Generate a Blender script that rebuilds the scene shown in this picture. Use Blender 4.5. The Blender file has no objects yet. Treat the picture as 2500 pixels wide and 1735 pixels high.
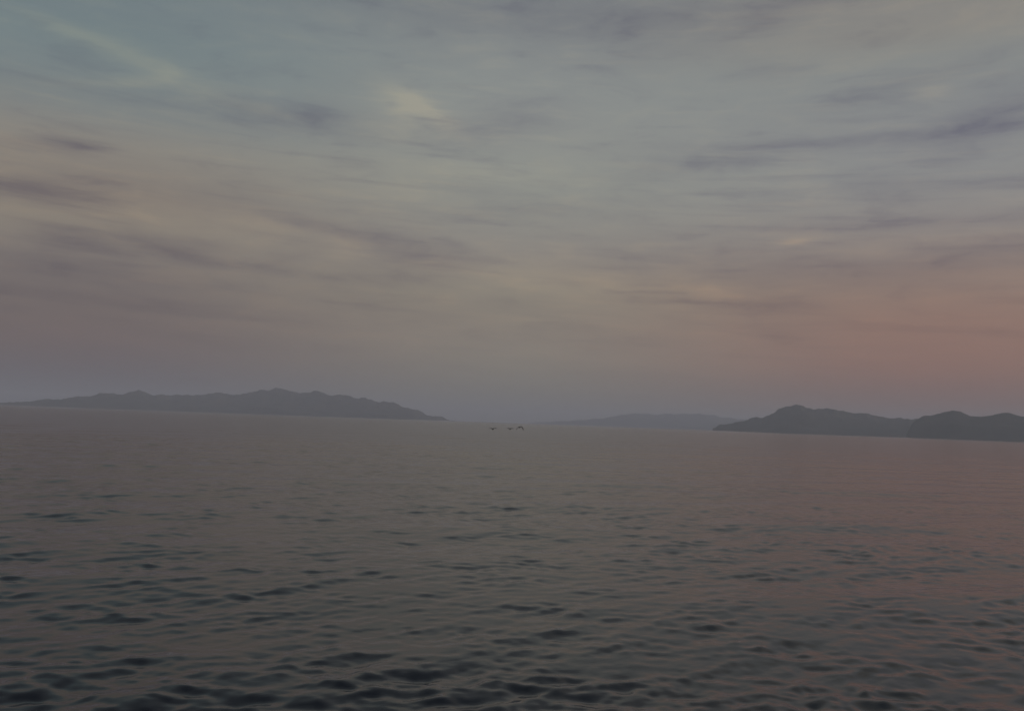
import bpy, math
import numpy as np

scene = bpy.context.scene
col = scene.collection
R = math.radians

# ----------------------------------------------------------------------------
# camera: standing about seven metres above the water, horizon dips to the right
# ----------------------------------------------------------------------------
PW, PH = 2500.0, 1735.0
HFOV = R(59.0)
FPX = PW / 2 / math.tan(HFOV / 2)
CAM = np.array([0.0, 0.0, 7.0])
PITCH, ROLL = math.atan(163.4 / FPX), R(2.04)
_F = np.array([0.0, math.cos(PITCH), math.sin(PITCH)])
_U0 = np.array([0.0, -math.sin(PITCH), math.cos(PITCH)])
_R0 = np.array([1.0, 0.0, 0.0])
_Rt = _R0 * math.cos(ROLL) + _U0 * math.sin(ROLL)
_Up = -_R0 * math.sin(ROLL) + _U0 * math.cos(ROLL)

cam_data = bpy.data.cameras.new('camera')
cam_data.sensor_fit = 'HORIZONTAL'
cam_data.angle = HFOV
cam_data.clip_start = 0.1
cam_data.clip_end = 200000
cam = bpy.data.objects.new('camera', cam_data)
col.objects.link(cam)
from mathutils import Matrix
cam.matrix_world = Matrix(((_Rt[0], _Up[0], -_F[0], CAM[0]),
                           (_Rt[1], _Up[1], -_F[1], CAM[1]),
                           (_Rt[2], _Up[2], -_F[2], CAM[2]),
                           (0, 0, 0, 1)))
scene.camera = cam


def direction(px, py):
    d = _F * FPX + _Rt * (px - PW / 2) - _Up * (py - PH / 2)
    return d / np.linalg.norm(d)


def azel(px, py):
    d = direction(px, py)
    return math.atan2(d[0], d[1]), math.asin(d[2])


def lin(c):
    out = []
    for v in c:
        v /= 255.0
        out.append(v / 12.92 if v <= 0.04045 else ((v + 0.055) / 1.055) ** 2.4)
    return out


scene.view_settings.view_transform = 'Standard'
scene.view_settings.look = 'None'
scene.view_settings.exposure = 0.0
scene.view_settings.gamma = 1.0
scene.view_settings.use_curve_mapping = False
scene.cycles.use_denoising = True
scene.cycles.volume_bounces = 2
scene.cycles.max_bounces = 8
scene.cycles.caustics_reflective = False

# ----------------------------------------------------------------------------
# node helper
# ----------------------------------------------------------------------------
class NT:
    def __init__(self, tree):
        self.t = tree
        self.t.nodes.clear()

    def n(self, kind, **kw):
        nd = self.t.nodes.new(kind)
        for k, v in kw.items():
            setattr(nd, k, v)
        return nd

    def put(self, sock, v):
        if isinstance(v, bpy.types.NodeSocket):
            self.t.links.new(v, sock)
        elif v is not None:
            sock.default_value = v

    def m(self, op, a, b=None, c=None, clamp=False):
        nd = self.n('ShaderNodeMath', operation=op, use_clamp=clamp)
        for i, v in enumerate((a, b, c)):
            self.put(nd.inputs[i], v)
        return nd.outputs[0]

    def v(self, op, a, b=None, c=None, scale=None):
        nd = self.n('ShaderNodeVectorMath', operation=op)
        for i, x in enumerate((a, b, c)):
            self.put(nd.inputs[i], x)
        if scale is not None:
            self.put(nd.inputs['Scale'], scale)
        return nd.outputs['Value'] if op in ('DOT_PRODUCT', 'LENGTH') else nd.outputs['Vector']

    def noise(self, vec, scale, detail=4.0, rough=0.55, lac=2.0, dist=0.0):
        nd = self.n('ShaderNodeTexNoise')
        nd.noise_dimensions = '3D'
        self.put(nd.inputs['Vector'], vec)
        nd.inputs['Scale'].default_value = scale
        nd.inputs['Detail'].default_value = detail
        nd.inputs['Roughness'].default_value = rough
        nd.inputs['Lacunarity'].default_value = lac
        nd.inputs['Distortion'].default_value = dist
        return nd

    def rng(self, val, a, b, c=0.0, d=1.0, kind='LINEAR'):
        nd = self.n('ShaderNodeMapRange', interpolation_type=kind, clamp=True)
        self.put(nd.inputs['Value'], val)
        for k, x in zip(('From Min', 'From Max', 'To Min', 'To Max'), (a, b, c, d)):
            nd.inputs[k].default_value = x
        return nd.outputs[0]

    def mix(self, f, a, b):
        nd = self.n('ShaderNodeMix', data_type='RGBA', clamp_factor=True)
        self.put(nd.inputs[0], f)
        self.put(nd.inputs[6], a)
        self.put(nd.inputs[7], b)
        return nd.outputs[2]

    def comb(self, x, y, z=0.0):
        nd = self.n('ShaderNodeCombineXYZ')
        for i, s in enumerate((x, y, z)):
            self.put(nd.inputs[i], s)
        return nd.outputs[0]

    def ramp(self, fac, stops, kind='B_SPLINE'):
        nd = self.n('ShaderNodeValToRGB')
        cr = nd.color_ramp
        cr.interpolation = kind
        while len(cr.elements) < len(stops):
            cr.elements.new(0.5)
        for e, (p, c) in zip(cr.elements, sorted(stops, key=lambda s: s[0])):
            e.position = p
            e.color = (*c[:3], 1.0)
        self.put(nd.inputs[0], fac)
        return nd.outputs[0]


# ----------------------------------------------------------------------------
# world: dusk sky, a thin cloud veil over the physical sky, darker and lighter
# streaks of cloud; everything is a function of the direction in the world
# ----------------------------------------------------------------------------
SUN_AZ, SUN_EL = R(78.0), R(9.0)          # low, to the right of the view
world = bpy.data.worlds.new('World')
scene.world = world
world.use_nodes = True
W = NT(world.node_tree)
gen = W.n('ShaderNodeTexCoord').outputs['Generated']
dirn = W.v('NORMALIZE', gen)
sep = W.n('ShaderNodeSeparateXYZ')
W.put(sep.inputs[0], dirn)
dx, dy, dz = sep.outputs
el = W.m('ARCSINE', dz)
az = W.m('ARCTAN2', dx, dy)
horiz = W.m('SQRT', W.m('ADD', W.m('MULTIPLY', dx, dx), W.m('MULTIPLY', dy, dy)))
side = W.m('DIVIDE', dx, W.m('MAXIMUM', horiz, 1e-4))

HIGH = [(33, (119, 125, 128)), (48, (110, 118, 125)), (90, (98, 108, 119))]


def sky_column(px, rows):
    st = [(max(0.0, azel(px, y)[1]) / (math.pi / 2), lin(c)) for y, c in rows]
    st += [(d / 90.0, lin(c)) for d, c in HIGH]
    return st


LEFT = sky_column(100, [(975, (84, 82, 92)), (925, (90, 84, 91)), (860, (100, 86, 89)), (790, (107, 91, 89)),
                        (700, (110, 98, 95)), (600, (124, 114, 107)), (520, (138, 128, 114)), (400, (132, 123, 113)),
                        (320, (137, 131, 121)), (240, (122, 127, 126)), (110, (116, 128, 129)), (0, (109, 123, 126))])
MID = sky_column(1250, [(1025, (114, 112, 108)), (960, (119, 115, 109)), (900, (127, 120, 111)), (810, (138, 126, 114)),
                        (720, (142, 133, 117)), (640, (139, 131, 122)), (560, (138, 134, 127)), (450, (144, 146, 137)),
                        (350, (139, 140, 135)), (250, (139, 142, 138)), (130, (134, 138, 136)), (20, (126, 129, 128))])
RIGHT = sky_column(2400, [(1060, (104, 91, 95)), (960, (120, 90, 88)), (880, (137, 99, 89)), (780, (140, 107, 95)),
                          (700, (138, 113, 101)), (600, (137, 125, 118)), (520, (139, 132, 127)), (420, (139, 139, 136)),
                          (300, (132, 132, 132)), (130, (130, 134, 132)), (40, (139, 132, 122))])

t_el = W.m('DIVIDE', el, math.pi / 2, clamp=True)
cL = W.ramp(t_el, LEFT)
cM = W.ramp(t_el, MID)
cR = W.ramp(t_el, RIGHT)
base = W.mix(W.rng(side, -0.46, 0.02, kind='SMOOTHSTEP'), cL, cM)
base = W.mix(W.rng(side, -0.02, 0.46, kind='SMOOTHSTEP'), base, cR)

# cloud coordinates: azimuth / elevation, flattened into streaks, gently warped
flat = W.comb(W.m('MULTIPLY', side, 2.2), W.m('MULTIPLY', el, 9.0), W.m('MULTIPLY', dy, 0.6))
warp = W.noise(flat, 2.6, 3.0, 0.55)
wv = W.v('SUBTRACT', warp.outputs['Color'], (0.5, 0.5, 0.5))
ae = W.comb(az, el, 0.0)
ae = W.v('ADD', ae, W.v('MULTIPLY', wv, (0.075, 0.022, 0.0)))
fine = W.noise(W.v('ADD', flat, W.v('SCALE', wv, scale=0.35)), 5.5, 6.0, 0.6)
broad = W.noise(flat, 1.35, 3.0, 0.5)
wisp_n = W.noise(W.comb(W.m('MULTIPLY', side, 1.6), W.m('MULTIPLY_ADD', el, 26.0, W.m('MULTIPLY', side, 1.0)), dy), 3.2, 5.0, 0.6, dist=0.4)
nf, nb = fine.outputs[0], broad.outputs[0]


def blobs(items):
    total = None
    for px, py, hx, hy, rot, amp in items:
        a, e = azel(px, py)
        mp = W.n('ShaderNodeMapping', vector_type='TEXTURE')
        W.put(mp.inputs['Vector'], ae)
        mp.inputs['Location'].default_value = (a, e, 0)
        # an image angle (down to the right positive) read against the tilted horizon
        mp.inputs['Rotation'].default_value = (0, 0, -R(rot) + ROLL)
        mp.inputs['Scale'].default_value = (hx / FPX, hy / FPX, 1)
        q = W.v('DOT_PRODUCT', mp.outputs[0], mp.outputs[0])
        g = W.m('POWER', 0.42, q)
        total = W.m('MULTIPLY', g, amp) if total is None else W.m('MULTIPLY_ADD', g, amp, total)
    return total


DARK = [(130, 352, 85, 15, -4, .55), (175, 578, 55, 17, 4, .55), (345, 592, 95, 22, 12, .6), (520, 632, 170, 15, 7, .5),
        (490, 590, 65, 13, 5, .4), (790, 560, 120, 15, 8, .5), (1000, 618, 150, 36, 9, .5), (1280, 512, 240, 28, -2, .28),
        (640, 280, 260, 34, 2, .38), (1230, 300, 150, 42, -14, .38), (1420, 45, 520, 48, 3, .42), (2420, 290, 170, 36, -9, .62),
        (2050, 348, 330, 13, 2, .4), (1900, 172, 75, 20, 2, .3), (2230, 200, 170, 20, -8, .32), (1720, 402, 260, 30, -4, .3),
        (2200, 545, 360, 15, 2, .38), (2400, 632, 260, 32, -3, .5), (1750, 660, 300, 55, 4, .3), (110, 462, 260, 38, -2, .45),
        (110, 645, 320, 30, 3, .36), (260, 728, 330, 17, 3, .28), (1720, 736, 190, 9, 3, .35), (1130, 460, 120, 16, 6, .25),
        (2080, 460, 300, 18, 2, .25)]
LIGHT = [(245, 112, 165, 15, 13, .75), (290, 190, 125, 13, -11, .55), (985, 240, 60, 32, 22, .7), (1070, 285, 62, 20, 30, .65),
         (980, 300, 110, 50, 0, .3), (1945, 586, 36, 9, -3, .75), (2282, 230, 34, 16, 0, .5), (570, 248, 130, 16, 10, .3),
         (1480, 690, 380, 34, 6, .3), (1720, 705, 90, 14, 9, .3), (830, 596, 50, 18, -8, .3), (330, 500, 330, 40, 4, .22),
         (1150, 425, 260, 22, 3, .22), (2330, 585, 260, 14, 3, .2)]
streak = W.rng(nf, 0.34, 0.66)
dark = W.m('MULTIPLY', blobs(DARK), W.m('MULTIPLY_ADD', streak, 0.75, 0.58))
light = W.m('MULTIPLY', blobs(LIGHT), W.m('MULTIPLY_ADD', streak, -0.7, 1.3))
# the same kind of streaks everywhere else in the sky
dark = W.m('ADD', dark, W.m('MULTIPLY', W.rng(nf, 0.5, 0.75, kind='SMOOTHSTEP'), 0.30))
dark = W.m('ADD', dark, W.m('MULTIPLY', W.rng(nb, 0.5, 0.8, kind='SMOOTHSTEP'), 0.25))
light = W.m('ADD', light, W.m('MULTIPLY', W.rng(nf, 0.5, 0.28, kind='SMOOTHSTEP'), 0.22))
wisp = W.m('MULTIPLY', wisp_n.outputs[0], W.rng(el, 0.5, 0.28, kind='SMOOTHSTEP'))
dark = W.m('ADD', dark, W.m('MULTIPLY', W.rng(wisp, 0.5, 0.72, kind='SMOOTHSTEP'), 0.30))
light = W.m('ADD', light, W.m('MULTIPLY', W.rng(wisp_n.outputs[0], 0.46, 0.3, kind='SMOOTHSTEP'), 0.16))
# thinner towards the hazy horizon
fade = W.rng(el, 0.02, 0.12, kind='SMOOTHSTEP')
dark = W.m('MULTIPLY', dark, fade, clamp=True)
light = W.m('MULTIPLY', light, fade, clamp=True)
cloud = W.v('MULTIPLY', base, W.v('SUBTRACT', (1, 1, 1), W.v('SCALE', (0.41, 0.43, 0.30), scale=dark)))
cloud = W.v('MULTIPLY', cloud, W.v('ADD', (1, 1, 1), W.v('SCALE', (0.39, 0.25, 0.07), scale=light)))

sky = W.n('ShaderNodeTexSky', sky_type='NISHITA')
sky.sun_disc = False
sky.sun_elevation = SUN_EL
sky.sun_rotation = SUN_AZ
sky.altitude = 0
sky.air_density = 1.0
sky.dust_density = 2.0
sky.ozone_density = 1.5
STRENGTH = 0.1
VEIL = 0.92
veil = W.v('SCALE', cloud, scale=1.1 / STRENGTH)
bg = W.n('ShaderNodeBackground')
W.put(bg.inputs['Color'], W.mix(VEIL, sky.outputs[0], veil))
bg.inputs['Strength'].default_value = STRENGTH
wo = W.n('ShaderNodeOutputWorld')
W.put(wo.inputs['Surface'], bg.outputs[0])

sun_data = bpy.data.lights.new('sun', 'SUN')
sun_data.energy = 1.15
sun_data.angle = R(12)
sun_data.color = (1.0, 0.84, 0.77)
sun = bpy.data.objects.new('sun', sun_data)
col.objects.link(sun)
from mathutils import Vector
sd = Vector((math.sin(SUN_AZ) * math.cos(SUN_EL), math.cos(SUN_AZ) * math.cos(SUN_EL), math.sin(SUN_EL)))
sun.rotation_euler = sd.to_track_quat('Z', 'Y').to_euler()
sun.location = sd * 100 + Vector((0, 0, 60))

HALF = 30000.0      # half width of the sea that is built
TOP = 420.0

# ----------------------------------------------------------------------------
# helpers
# ----------------------------------------------------------------------------
def mesh_obj(name, verts, faces, mat, smooth=True):
    me = bpy.data.meshes.new(name)
    verts = np.asarray(verts, dtype=np.float32)
    faces = np.asarray(faces, dtype=np.int32)
    me.vertices.add(len(verts))
    me.vertices.foreach_set('co', verts.ravel())
    k = faces.shape[1]
    me.loops.add(faces.size)
    me.loops.foreach_set('vertex_index', faces.ravel())
    me.polygons.add(len(faces))
    me.polygons.foreach_set('loop_start', np.arange(0, faces.size, k, dtype=np.int32))
    me.polygons.foreach_set('loop_total', np.full(len(faces), k, dtype=np.int32))
    me.polygons.foreach_set('use_smooth', np.full(len(faces), smooth, dtype=bool))
    me.update(calc_edges=True)
    me.validate()
    me.materials.append(mat)
    o = bpy.data.objects.new(name, me)
    col.objects.link(o)
    return o


def grid_faces(nr, nc, wrap=False):
    r = np.arange(nr - 1)[:, None]
    c = np.arange(nc if wrap else nc - 1)[None, :]
    c2 = (c + 1) % nc
    a = r * nc + c
    b = r * nc + c2
    return np.stack([a, b, b + nc, a + nc], axis=-1).reshape(-1, 4)


def material(name):
    m = bpy.data.materials.new(name)
    m.use_nodes = True
    return m, NT(m.node_tree)


# ----------------------------------------------------------------------------
# the sea: one sheet, real waves near the camera, fine ripples as relief
# ----------------------------------------------------------------------------
rs = np.random.RandomState(11)
PHI = R(38)                               # crests run away to the right
comps = []


def add_band(n, l0, l1, slope, spread, phi):
    lam = np.exp(rs.uniform(math.log(l0), math.log(l1), n))
    th = phi + rs.normal(0, spread, n)
    k = 2 * math.pi / lam
    amp = slope * math.sqrt(2.0 / n) / k          # each component has an equal share of the slope
    for i in range(n):
        comps.append((k[i] * -math.sin(th[i]), k[i] * math.cos(th[i]), amp[i], rs.uniform(0, 2 * math.pi), lam[i]))


add_band(8, 8.0, 26.0, 0.024, R(20), R(14))
add_band(34, 1.5, 4.5, 0.044, R(32), PHI)
add_band(64, 0.65, 1.5, 0.078, R(34), PHI)
add_band(46, 0.30, 0.6, 0.056, R(42), PHI)

dense = np.linspace(-R(43), R(43), 1000)
outer = np.linspace(R(43), 2 * math.pi - R(43), 70)[1:-1]
ang = np.concatenate([dense, outer])
rad = [0.5, 3.0, 6.0]
r = 8.5
while r < HALF - 1:
    rad.append(r)
    r += max(0.045, r * (0.0048 if r < 260 else (0.012 if r < 1500 else 0.06)))
rad.append(HALF - 1)
rad = np.array(rad)
step = np.gradient(rad)
X = (rad[:, None] * np.sin(ang)[None, :]).ravel()
Y = (rad[:, None] * np.cos(ang)[None, :]).ravel()
rr = np.repeat(rad, len(ang))
ss = np.repeat(step, len(ang))
frontal = np.tile(np.concatenate([np.ones(len(dense)), np.zeros(len(outer))]), len(rad)) > 0
act = np.where(frontal & (rr > 7) & (rr < 1200))[0]
x, y, sp = X[act].astype(np.float32), Y[act].astype(np.float32), np.maximum(ss[act], rr[act] * R(86) / 1000).astype(np.float32)
z = np.zeros_like(x)
hx = np.zeros_like(x)
hy = np.zeros_like(x)
# patches where the breeze roughens the water, and smoother lanes between
gust = (0.5 * np.sin(x * 0.041 + y * 0.112 + 0.6 + 1.2 * np.sin(x * 0.023 - y * 0.017))
        + 0.35 * np.sin(-x * 0.087 + y * 0.26 + 2.1) + 0.3 * np.sin(x * 0.13 + y * 0.047 + 4.0))
rn = np.hypot(x, y)
near = np.clip((30.0 - rn + 2.0 * np.sin(x * 0.5 + 1.0) + 1.1 * np.sin(x * 1.1 - y * 0.6)) / 9.0, 0, 1)
gust = np.clip(1.04 - 0.0034 * x + 0.32 * gust, 0.45, 1.6) + 0.65 * near * near * (3 - 2 * near)
gust = gust.astype(np.float32)
# wave groups: the chop comes in short bursts with calmer water between
grp = np.zeros_like(x)
for _ in range(18):
    t, lm = rs.uniform(0, math.pi), math.exp(rs.uniform(math.log(2.5), math.log(11.0)))
    grp += np.sin(2 * math.pi / lm * (0.7 * x * math.cos(t) + y * math.sin(t)) + rs.uniform(0, 6.28)).astype(np.float32)
grp = np.clip(0.98 + 0.34 * grp / 3.0, 0.4, 1.8)
gust = np.minimum(gust * grp, 1.75)
lost = np.zeros_like(x)
for kx, ky, a, ph, lam in comps:
    att = np.clip((lam / sp - 1.9) / 1.6, 0, 1)
    lost += (1 - att * att) * 0.5 * (a * math.hypot(kx, ky)) ** 2
    live = att > 0
    if not live.any():
        continue
    p = kx * x[live] + ky * y[live] + ph
    g = att[live] * (gust[live] if lam < 6 else 1.0)
    z[live] += a * g * np.sin(p)
    if lam > 0.6:
        k = math.hypot(kx, ky)
        hx[live] += 0.75 * a * np.minimum(g, 1.0) * kx / k * np.cos(p)
        hy[live] += 0.75 * a * np.minimum(g, 1.0) * ky / k * np.cos(p)
Z = np.zeros_like(X)
Z[act] = z
X[act] += hx
Y[act] += hy

# slope of the waves too small for the sheet at that distance: it roughens the surface instead
total = sum(0.5 * (a * math.hypot(kx, ky)) ** 2 for kx, ky, a, ph, lam in comps)
ROUGH = np.full(len(X), math.sqrt(total), dtype=np.float32)
ROUGH[act] = np.sqrt(np.maximum(lost, 0))

wm, n = material('sea_water')
geo = n.n('ShaderNodeNewGeometry').outputs['Position']
stretch = n.n('ShaderNodeMapping', vector_type='TEXTURE')
n.put(stretch.inputs['Vector'], geo)
stretch.inputs['Rotation'].default_value = (0, 0, PHI)
stretch.inputs['Scale'].default_value = (2.4, 1.0, 1.0)
mv = stretch.outputs[0]
h1 = n.noise(mv, 1.1, 5.0, 0.55).outputs[0]
h2 = n.noise(mv, 5.0, 4.0, 0.5).outputs[0]
hsum = n.m('ADD', n.m('MULTIPLY', h1, 0.22), n.m('MULTIPLY', h2, 0.035))
bump = n.n('ShaderNodeBump')
bump.inputs['Strength'].default_value = 0.18
bump.inputs['Distance'].default_value = 0.5
n.put(bump.inputs['Height'], hsum)
bs = n.n('ShaderNodeBsdfPrincipled')
bs.inputs['Base Color'].default_value = (0.005, 0.007, 0.014, 1)
at_ = n.n('ShaderNodeAttribute', attribute_name='small_wave_slope')
n.put(bs.inputs['Roughness'], n.m('SQRT', n.m('MULTIPLY_ADD', at_.outputs['Fac'], 0.16, 0.006)))
bs.inputs['IOR'].default_value = 1.333
n.put(bs.inputs['Normal'], bump.outputs[0])
out = n.n('ShaderNodeOutputMaterial')
n.put(out.inputs['Surface'], bs.outputs[0])

sea = mesh_obj('sea', np.stack([X, Y, Z], 1), grid_faces(len(rad), len(ang), wrap=True)[:, ::-1], wm)
sea['kind'] = 'structure'
sea.data.attributes.new('small_wave_slope', 'FLOAT', 'POINT').data.foreach_set('value', ROUGH)

# ----------------------------------------------------------------------------
# islands: terrain raised under the skylines seen across the water
# ----------------------------------------------------------------------------
im, n = material('island_scrub')
pos = n.n('ShaderNodeTexCoord').outputs['Object']
a1 = n.noise(pos, 0.004, 6.0, 0.6).outputs[0]
a2 = n.noise(pos, 0.03, 4.0, 0.6).outputs[0]
c1 = n.mix(n.rng(a1, 0.35, 0.65), (0.035, 0.042, 0.028, 1), (0.085, 0.072, 0.05, 1))
c1 = n.mix(n.rng(a2, 0.45, 0.75), c1, (0.05, 0.052, 0.038, 1))
bs = n.n('ShaderNodeBsdfPrincipled')
n.put(bs.inputs['Base Color'], c1)
bs.inputs['Roughness'].default_value = 0.95
bs.inputs['Specular IOR Level'].default_value = 0.1
out = n.n('ShaderNodeOutputMaterial')
n.put(out.inputs['Surface'], bs.outputs[0])


def fbm2(x, y, seed, octv=6, l0=900.0):
    q = np.random.RandomState(seed)
    v = np.zeros(np.broadcast(x, y).shape)
    amp, lam = 1.0, l0
    for _ in range(octv):
        for _ in range(3):
            t = q.uniform(0, 2 * math.pi)
            v += amp * np.sin(2 * math.pi / lam * (x * math.cos(t) + y * math.sin(t)) + q.uniform(0, 6.28)) / 1.8
        amp *= 0.5
        lam *= 0.47
    return v


def island(dist, depth, pts, label, seed, rough=0.10):
    """pts: skyline (px, py); each is turned into a bearing and a height at this distance"""
    azs, hs = [], []
    for px, py in pts:
        a, e = azel(px, py)
        azs.append(a)
        hs.append(max(0.0, CAM[2] + math.tan(e) * dist))
    azs, hs = np.array(azs), np.array(hs)
    nu, nw = 520, 72
    u = np.linspace(azs[0], azs[-1], nu)
    h = np.interp(u, azs, hs)
    ker = np.hanning(9); ker /= ker.sum()
    h = np.convolve(np.pad(h, 4, mode='edge'), ker, mode='valid')
    w = np.linspace(-1, 1, nw)
    A, Wd = np.meshgrid(u, w, indexing='ij')
    Hh = np.repeat(h[:, None], nw, 1)
    taper = np.clip(Hh / (h.max() * 0.35), 0.22, 1.0)
    D = dist + Wd * depth * taper + 260 * fbm2(A * dist, 0 * A, seed + 5, 3, 2600) * 0.5
    px, py = D * np.sin(A), D * np.cos(A)
    spur = fbm2(px, py, seed, 6, 1500.0)
    shape = np.clip(1 - np.abs(Wd) ** 1.25 * (1.0 + 0.16 * spur), -0.05, 1)
    zz = Hh * (D / dist) * shape * (1 + rough * 0.5 * spur * np.abs(Wd)) + (1 - np.abs(Wd)) * rough * 0.42 * h.max() * fbm2(px, py, seed + 3, 5, 330.0) * np.clip(Hh / 40, 0, 1)
    zz = np.where(np.abs(Wd) > 0.985, -6.0, zz)
    zz[0, :] = zz[-1, :] = -6.0
    zz = np.maximum(zz, -6.0)
    cx, cy = dist * math.sin((u[0] + u[-1]) / 2), dist * math.cos((u[0] + u[-1]) / 2)
    o = mesh_obj('island', np.stack([px - cx, py - cy, zz], -1).reshape(-1, 3), grid_faces(nu, nw), im)
    o.location = (cx, cy, 0)
    o['kind'] = 'structure'
    o['label'] = label
    return o


def z5(p):      # skyline read on the left half
    return [(a / 1.84, 900 + b / 1.84) for a, b in p]


def z6(p):      # skyline read on the right half
    return [(1250 + a / 1.84, 940 + b / 1.84) for a, b in p]


island(13000, 1100, z5([(-420, 160), (-250, 152), (-80, 150), (60, 151), (150, 148), (250, 138), (350, 130), (430, 120), (480, 113), (560, 112),
                        (620, 103), (680, 118), (715, 113), (770, 125), (840, 113), (880, 122), (920, 115), (985, 105),
                        (1030, 118), (1080, 118), (1130, 105), (1170, 90), (1205, 100), (1250, 85), (1300, 98),
                        (1330, 108), (1420, 105), (1480, 115), (1560, 122), (1620, 132), (1700, 145), (1770, 158),
                        (1830, 175), (1900, 200), (1960, 214), (2020, 231), (2060, 240)]),
       'long low blue-grey island with twin central peaks across the left half of the horizon', 21)
island(21000, 1500, z6([(60, 180), (150, 166), (300, 158), (420, 148), (500, 132), (560, 126), (640, 132), (760, 128), (870, 130),
                        (950, 145), (1050, 156), (1180, 170), (1300, 200)]),
       'faint pale far ridge right of centre, almost lost in haze', 31, 0.07)
island(9500, 900, z6([(900, 192), (960, 176), (1050, 157), (1130, 145), (1165, 125), (1200, 108), (1240, 103), (1280, 90), (1320, 100),
                      (1360, 106), (1430, 107), (1480, 120), (1530, 128), (1600, 130), (1660, 145), (1720, 146), (1790, 149),
                      (1850, 155), (1920, 170), (2000, 195), (2080, 236)]),
       'blue-violet island with one broad rounded peak right of the far ridge', 41)
island(7800, 700, z6([(1770, 224), (1800, 170), (1828, 150), (1850, 136), (1900, 128), (1940, 118), (1980, 112), (2020, 125), (2060, 137), (2100, 135),
                      (2170, 125), (2220, 128), (2300, 140), (2420, 150), (2550, 175), (2700, 215), (2800, 268)]),
       'darkest blue-violet hilly headland running out of the right edge', 51)

# ----------------------------------------------------------------------------
# haze: one closed box of even pale air round the camera, the sea and the islands
# ----------------------------------------------------------------------------
hm, n = material('haze_air')
pv = n.n('ShaderNodeVolumePrincipled')
pv.inputs['Color'].default_value = (0.84, 0.885, 1.0, 1)
pv.inputs['Density'].default_value = 8.5e-5
pv.inputs['Anisotropy'].default_value = 0.0
out = n.n('ShaderNodeOutputMaterial')
n.put(out.inputs['Volume'], pv.outputs[0])
b = HALF + 50
hv = [(sx * b, sy * b, sz) for sz in (-8.0, TOP) for sy in (-1, 1) for sx in (-1, 1)]
hf = [(0, 2, 3, 1), (4, 5, 7, 6), (0, 1, 5, 4), (2, 6, 7, 3), (0, 4, 6, 2), (1, 3, 7, 5)]
haze = mesh_obj('haze', hv, hf, hm, smooth=False)
haze['kind'] = 'stuff'
haze['label'] = 'thin pale evening haze lying over the whole sea'
haze['category'] = 'haze'

# ----------------------------------------------------------------------------
# three large seabirds flying in line low over the water
# ----------------------------------------------------------------------------
fm, n = material('dark_feathers')
fp = n.n('ShaderNodeTexCoord').outputs['Object']
fa = n.noise(fp, 14.0, 4.0, 0.6).outputs[0]
fc = n.mix(n.rng(fa, 0.35, 0.7), (0.014, 0.012, 0.010, 1), (0.034, 0.030, 0.025, 1))
bs = n.n('ShaderNodeBsdfPrincipled')
n.put(bs.inputs['Base Color'], fc)
bs.inputs['Roughness'].default_value = 0.8
out = n.n('ShaderNodeOutputMaterial')
n.put(out.inputs['Surface'], bs.outputs[0])


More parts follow.
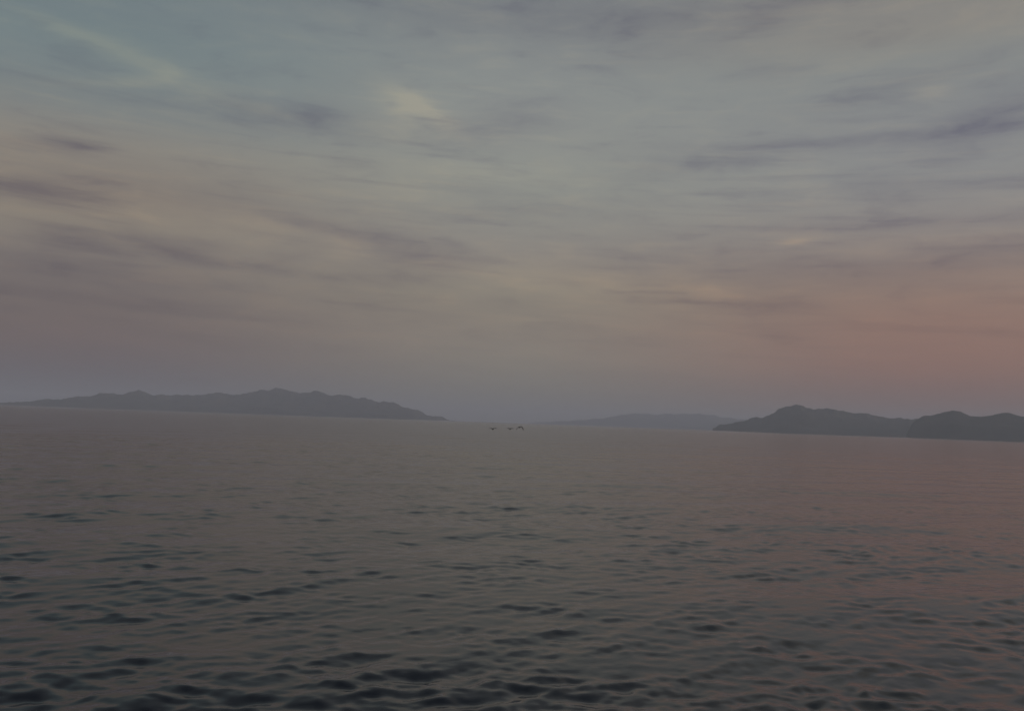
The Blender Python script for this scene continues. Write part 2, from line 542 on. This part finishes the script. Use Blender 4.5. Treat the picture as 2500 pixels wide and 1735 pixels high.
def seabird(label, at, turn, wing, span=1.05):
    """body axis along +X; wing = [(reach, rise, sweep)] from shoulder to tip, as fractions of the half span"""
    rings = [(-0.66, 0.03, 0.02, 0.015), (-0.56, 0.02, 0.09, 0.018), (-0.40, 0.0, 0.075, 0.05), (-0.22, -0.01, 0.11, 0.10),
             (0.0, -0.015, 0.125, 0.125), (0.20, 0.0, 0.11, 0.11), (0.31, 0.045, 0.065, 0.075), (0.36, 0.115, 0.045, 0.06),
             (0.42, 0.15, 0.045, 0.05), (0.50, 0.135, 0.035, 0.036), (0.60, 0.105, 0.02, 0.022), (0.82, 0.05, 0.012, 0.010), (0.90, 0.03, 0.004, 0.006)]
    ns = 10
    V, F = [], []
    for (x0, zc, ry, rz) in rings:
        for k in range(ns):
            t = 2 * math.pi * (k + 0.5) / ns
            V.append((x0, ry * math.cos(t), zc + rz * math.sin(t)))
    # side quads next to angle 0 (left, +Y) and pi (right, -Y) carry the wings
    sideL, sideR = ns - 1, ns // 2 - 1
    root = (3, 4, 5)
    for i in range(len(rings) - 1):
        for k in range(ns):
            if root[0] <= i < root[-1] and k in (sideL, sideR):
                continue
            a, b2 = i * ns + k, i * ns + (k + 1) % ns
            F.append((a, b2, b2 + ns, a + ns))
    F.append(tuple(range(ns))[::-1])
    F.append(tuple((len(rings) - 1) * ns + k for k in range(ns)))
    for sgn, sidek in ((1, sideL), (-1, sideR)):
        up = sidek if sgn < 0 else (sidek + 1) % ns
        lo = (sidek + 1) % ns if sgn < 0 else sidek
        loop = [i * ns + up for i in root] + [i * ns + lo for i in reversed(root)]
        prev = loop
        prof = wing[0] if sgn > 0 else wing[1]
        for j, (reach, rise, sweep, chord) in enumerate(prof):
            yy, zz, xx = sgn * (0.10 + reach * span), 0.03 + rise * span, sweep
            th = 0.022 * (1 - 0.7 * reach)
            cur = []
            for fx, dz in ((-0.5, 0.004), (0.05, th), (0.42, th * 0.5), (0.42, -th * 0.3), (0.05, -th * 0.2), (-0.5, -0.002)):
                V.append((xx + fx * chord, yy, zz + dz))
                cur.append(len(V) - 1)
            for q in range(6):
                q2 = (q + 1) % 6
                f = (prev[q], prev[q2], cur[q2], cur[q])
                F.append(f if sgn < 0 else f[::-1])
            prev = cur
        F.append(tuple(prev))
    me = bpy.data.meshes.new('seabird')
    me.from_pydata(V, [], F)
    me.validate()
    for p in me.polygons:
        p.use_smooth = True
    me.materials.append(fm)
    import bmesh
    bm = bmesh.new(); bm.from_mesh(me)
    bmesh.ops.recalc_face_normals(bm, faces=bm.faces)
    bm.to_mesh(me); bm.free()
    o = bpy.data.objects.new('seabird', me)
    col.objects.link(o)
    o.modifiers.new('smooth', 'SUBSURF').levels = 1
    o.location = at
    o.rotation_euler = turn
    o['label'] = label
    o['category'] = 'bird'
    o['group'] = 'birds flying in line low over the water'
    return o


def at(px, py, dist):
    d = direction(px, py)
    return tuple(CAM + d * (dist / math.hypot(d[0], d[1])))


level = [(0.12, 0.06, 0.06, 0.40), (0.36, 0.14, 0.12, 0.38), (0.62, 0.13, 0.02, 0.34), (0.85, 0.09, -0.12, 0.2), (1.0, 0.06, -0.24, 0.07)]
lift = [(0.12, 0.08, 0.06, 0.40), (0.36, 0.20, 0.12, 0.38), (0.60, 0.24, 0.02, 0.34), (0.83, 0.24, -0.12, 0.2), (0.96, 0.22, -0.24, 0.07)]
droop = [(0.14, 0.12, 0.06, 0.40), (0.36, 0.13, 0.12, 0.38), (0.58, -0.10, 0.02, 0.34), (0.74, -0.38, -0.10, 0.32), (0.82, -0.60, -0.16, 0.16)]
droop2 = [(0.14, 0.12, 0.06, 0.40), (0.38, 0.10, 0.12, 0.38), (0.60, -0.14, 0.02, 0.36), (0.78, -0.44, -0.10, 0.34), (0.86, -0.68, -0.16, 0.16)]
seabird('dark seabird gliding on level wings, leftmost of the three in line', at(1204, 1047, 232), (R(-8), R(-24), R(74)), (lift, level))
seabird('dark seabird gliding on level wings, middle one of the three in line', at(1246, 1047, 240), (R(-5), R(-24), R(70)), (lift, level), 0.98)
seabird('dark seabird with both wings arched down, rightmost of the three in line', at(1269, 1043, 226), (R(-2), R(-20), R(57)), (droop, droop2), 1.12)
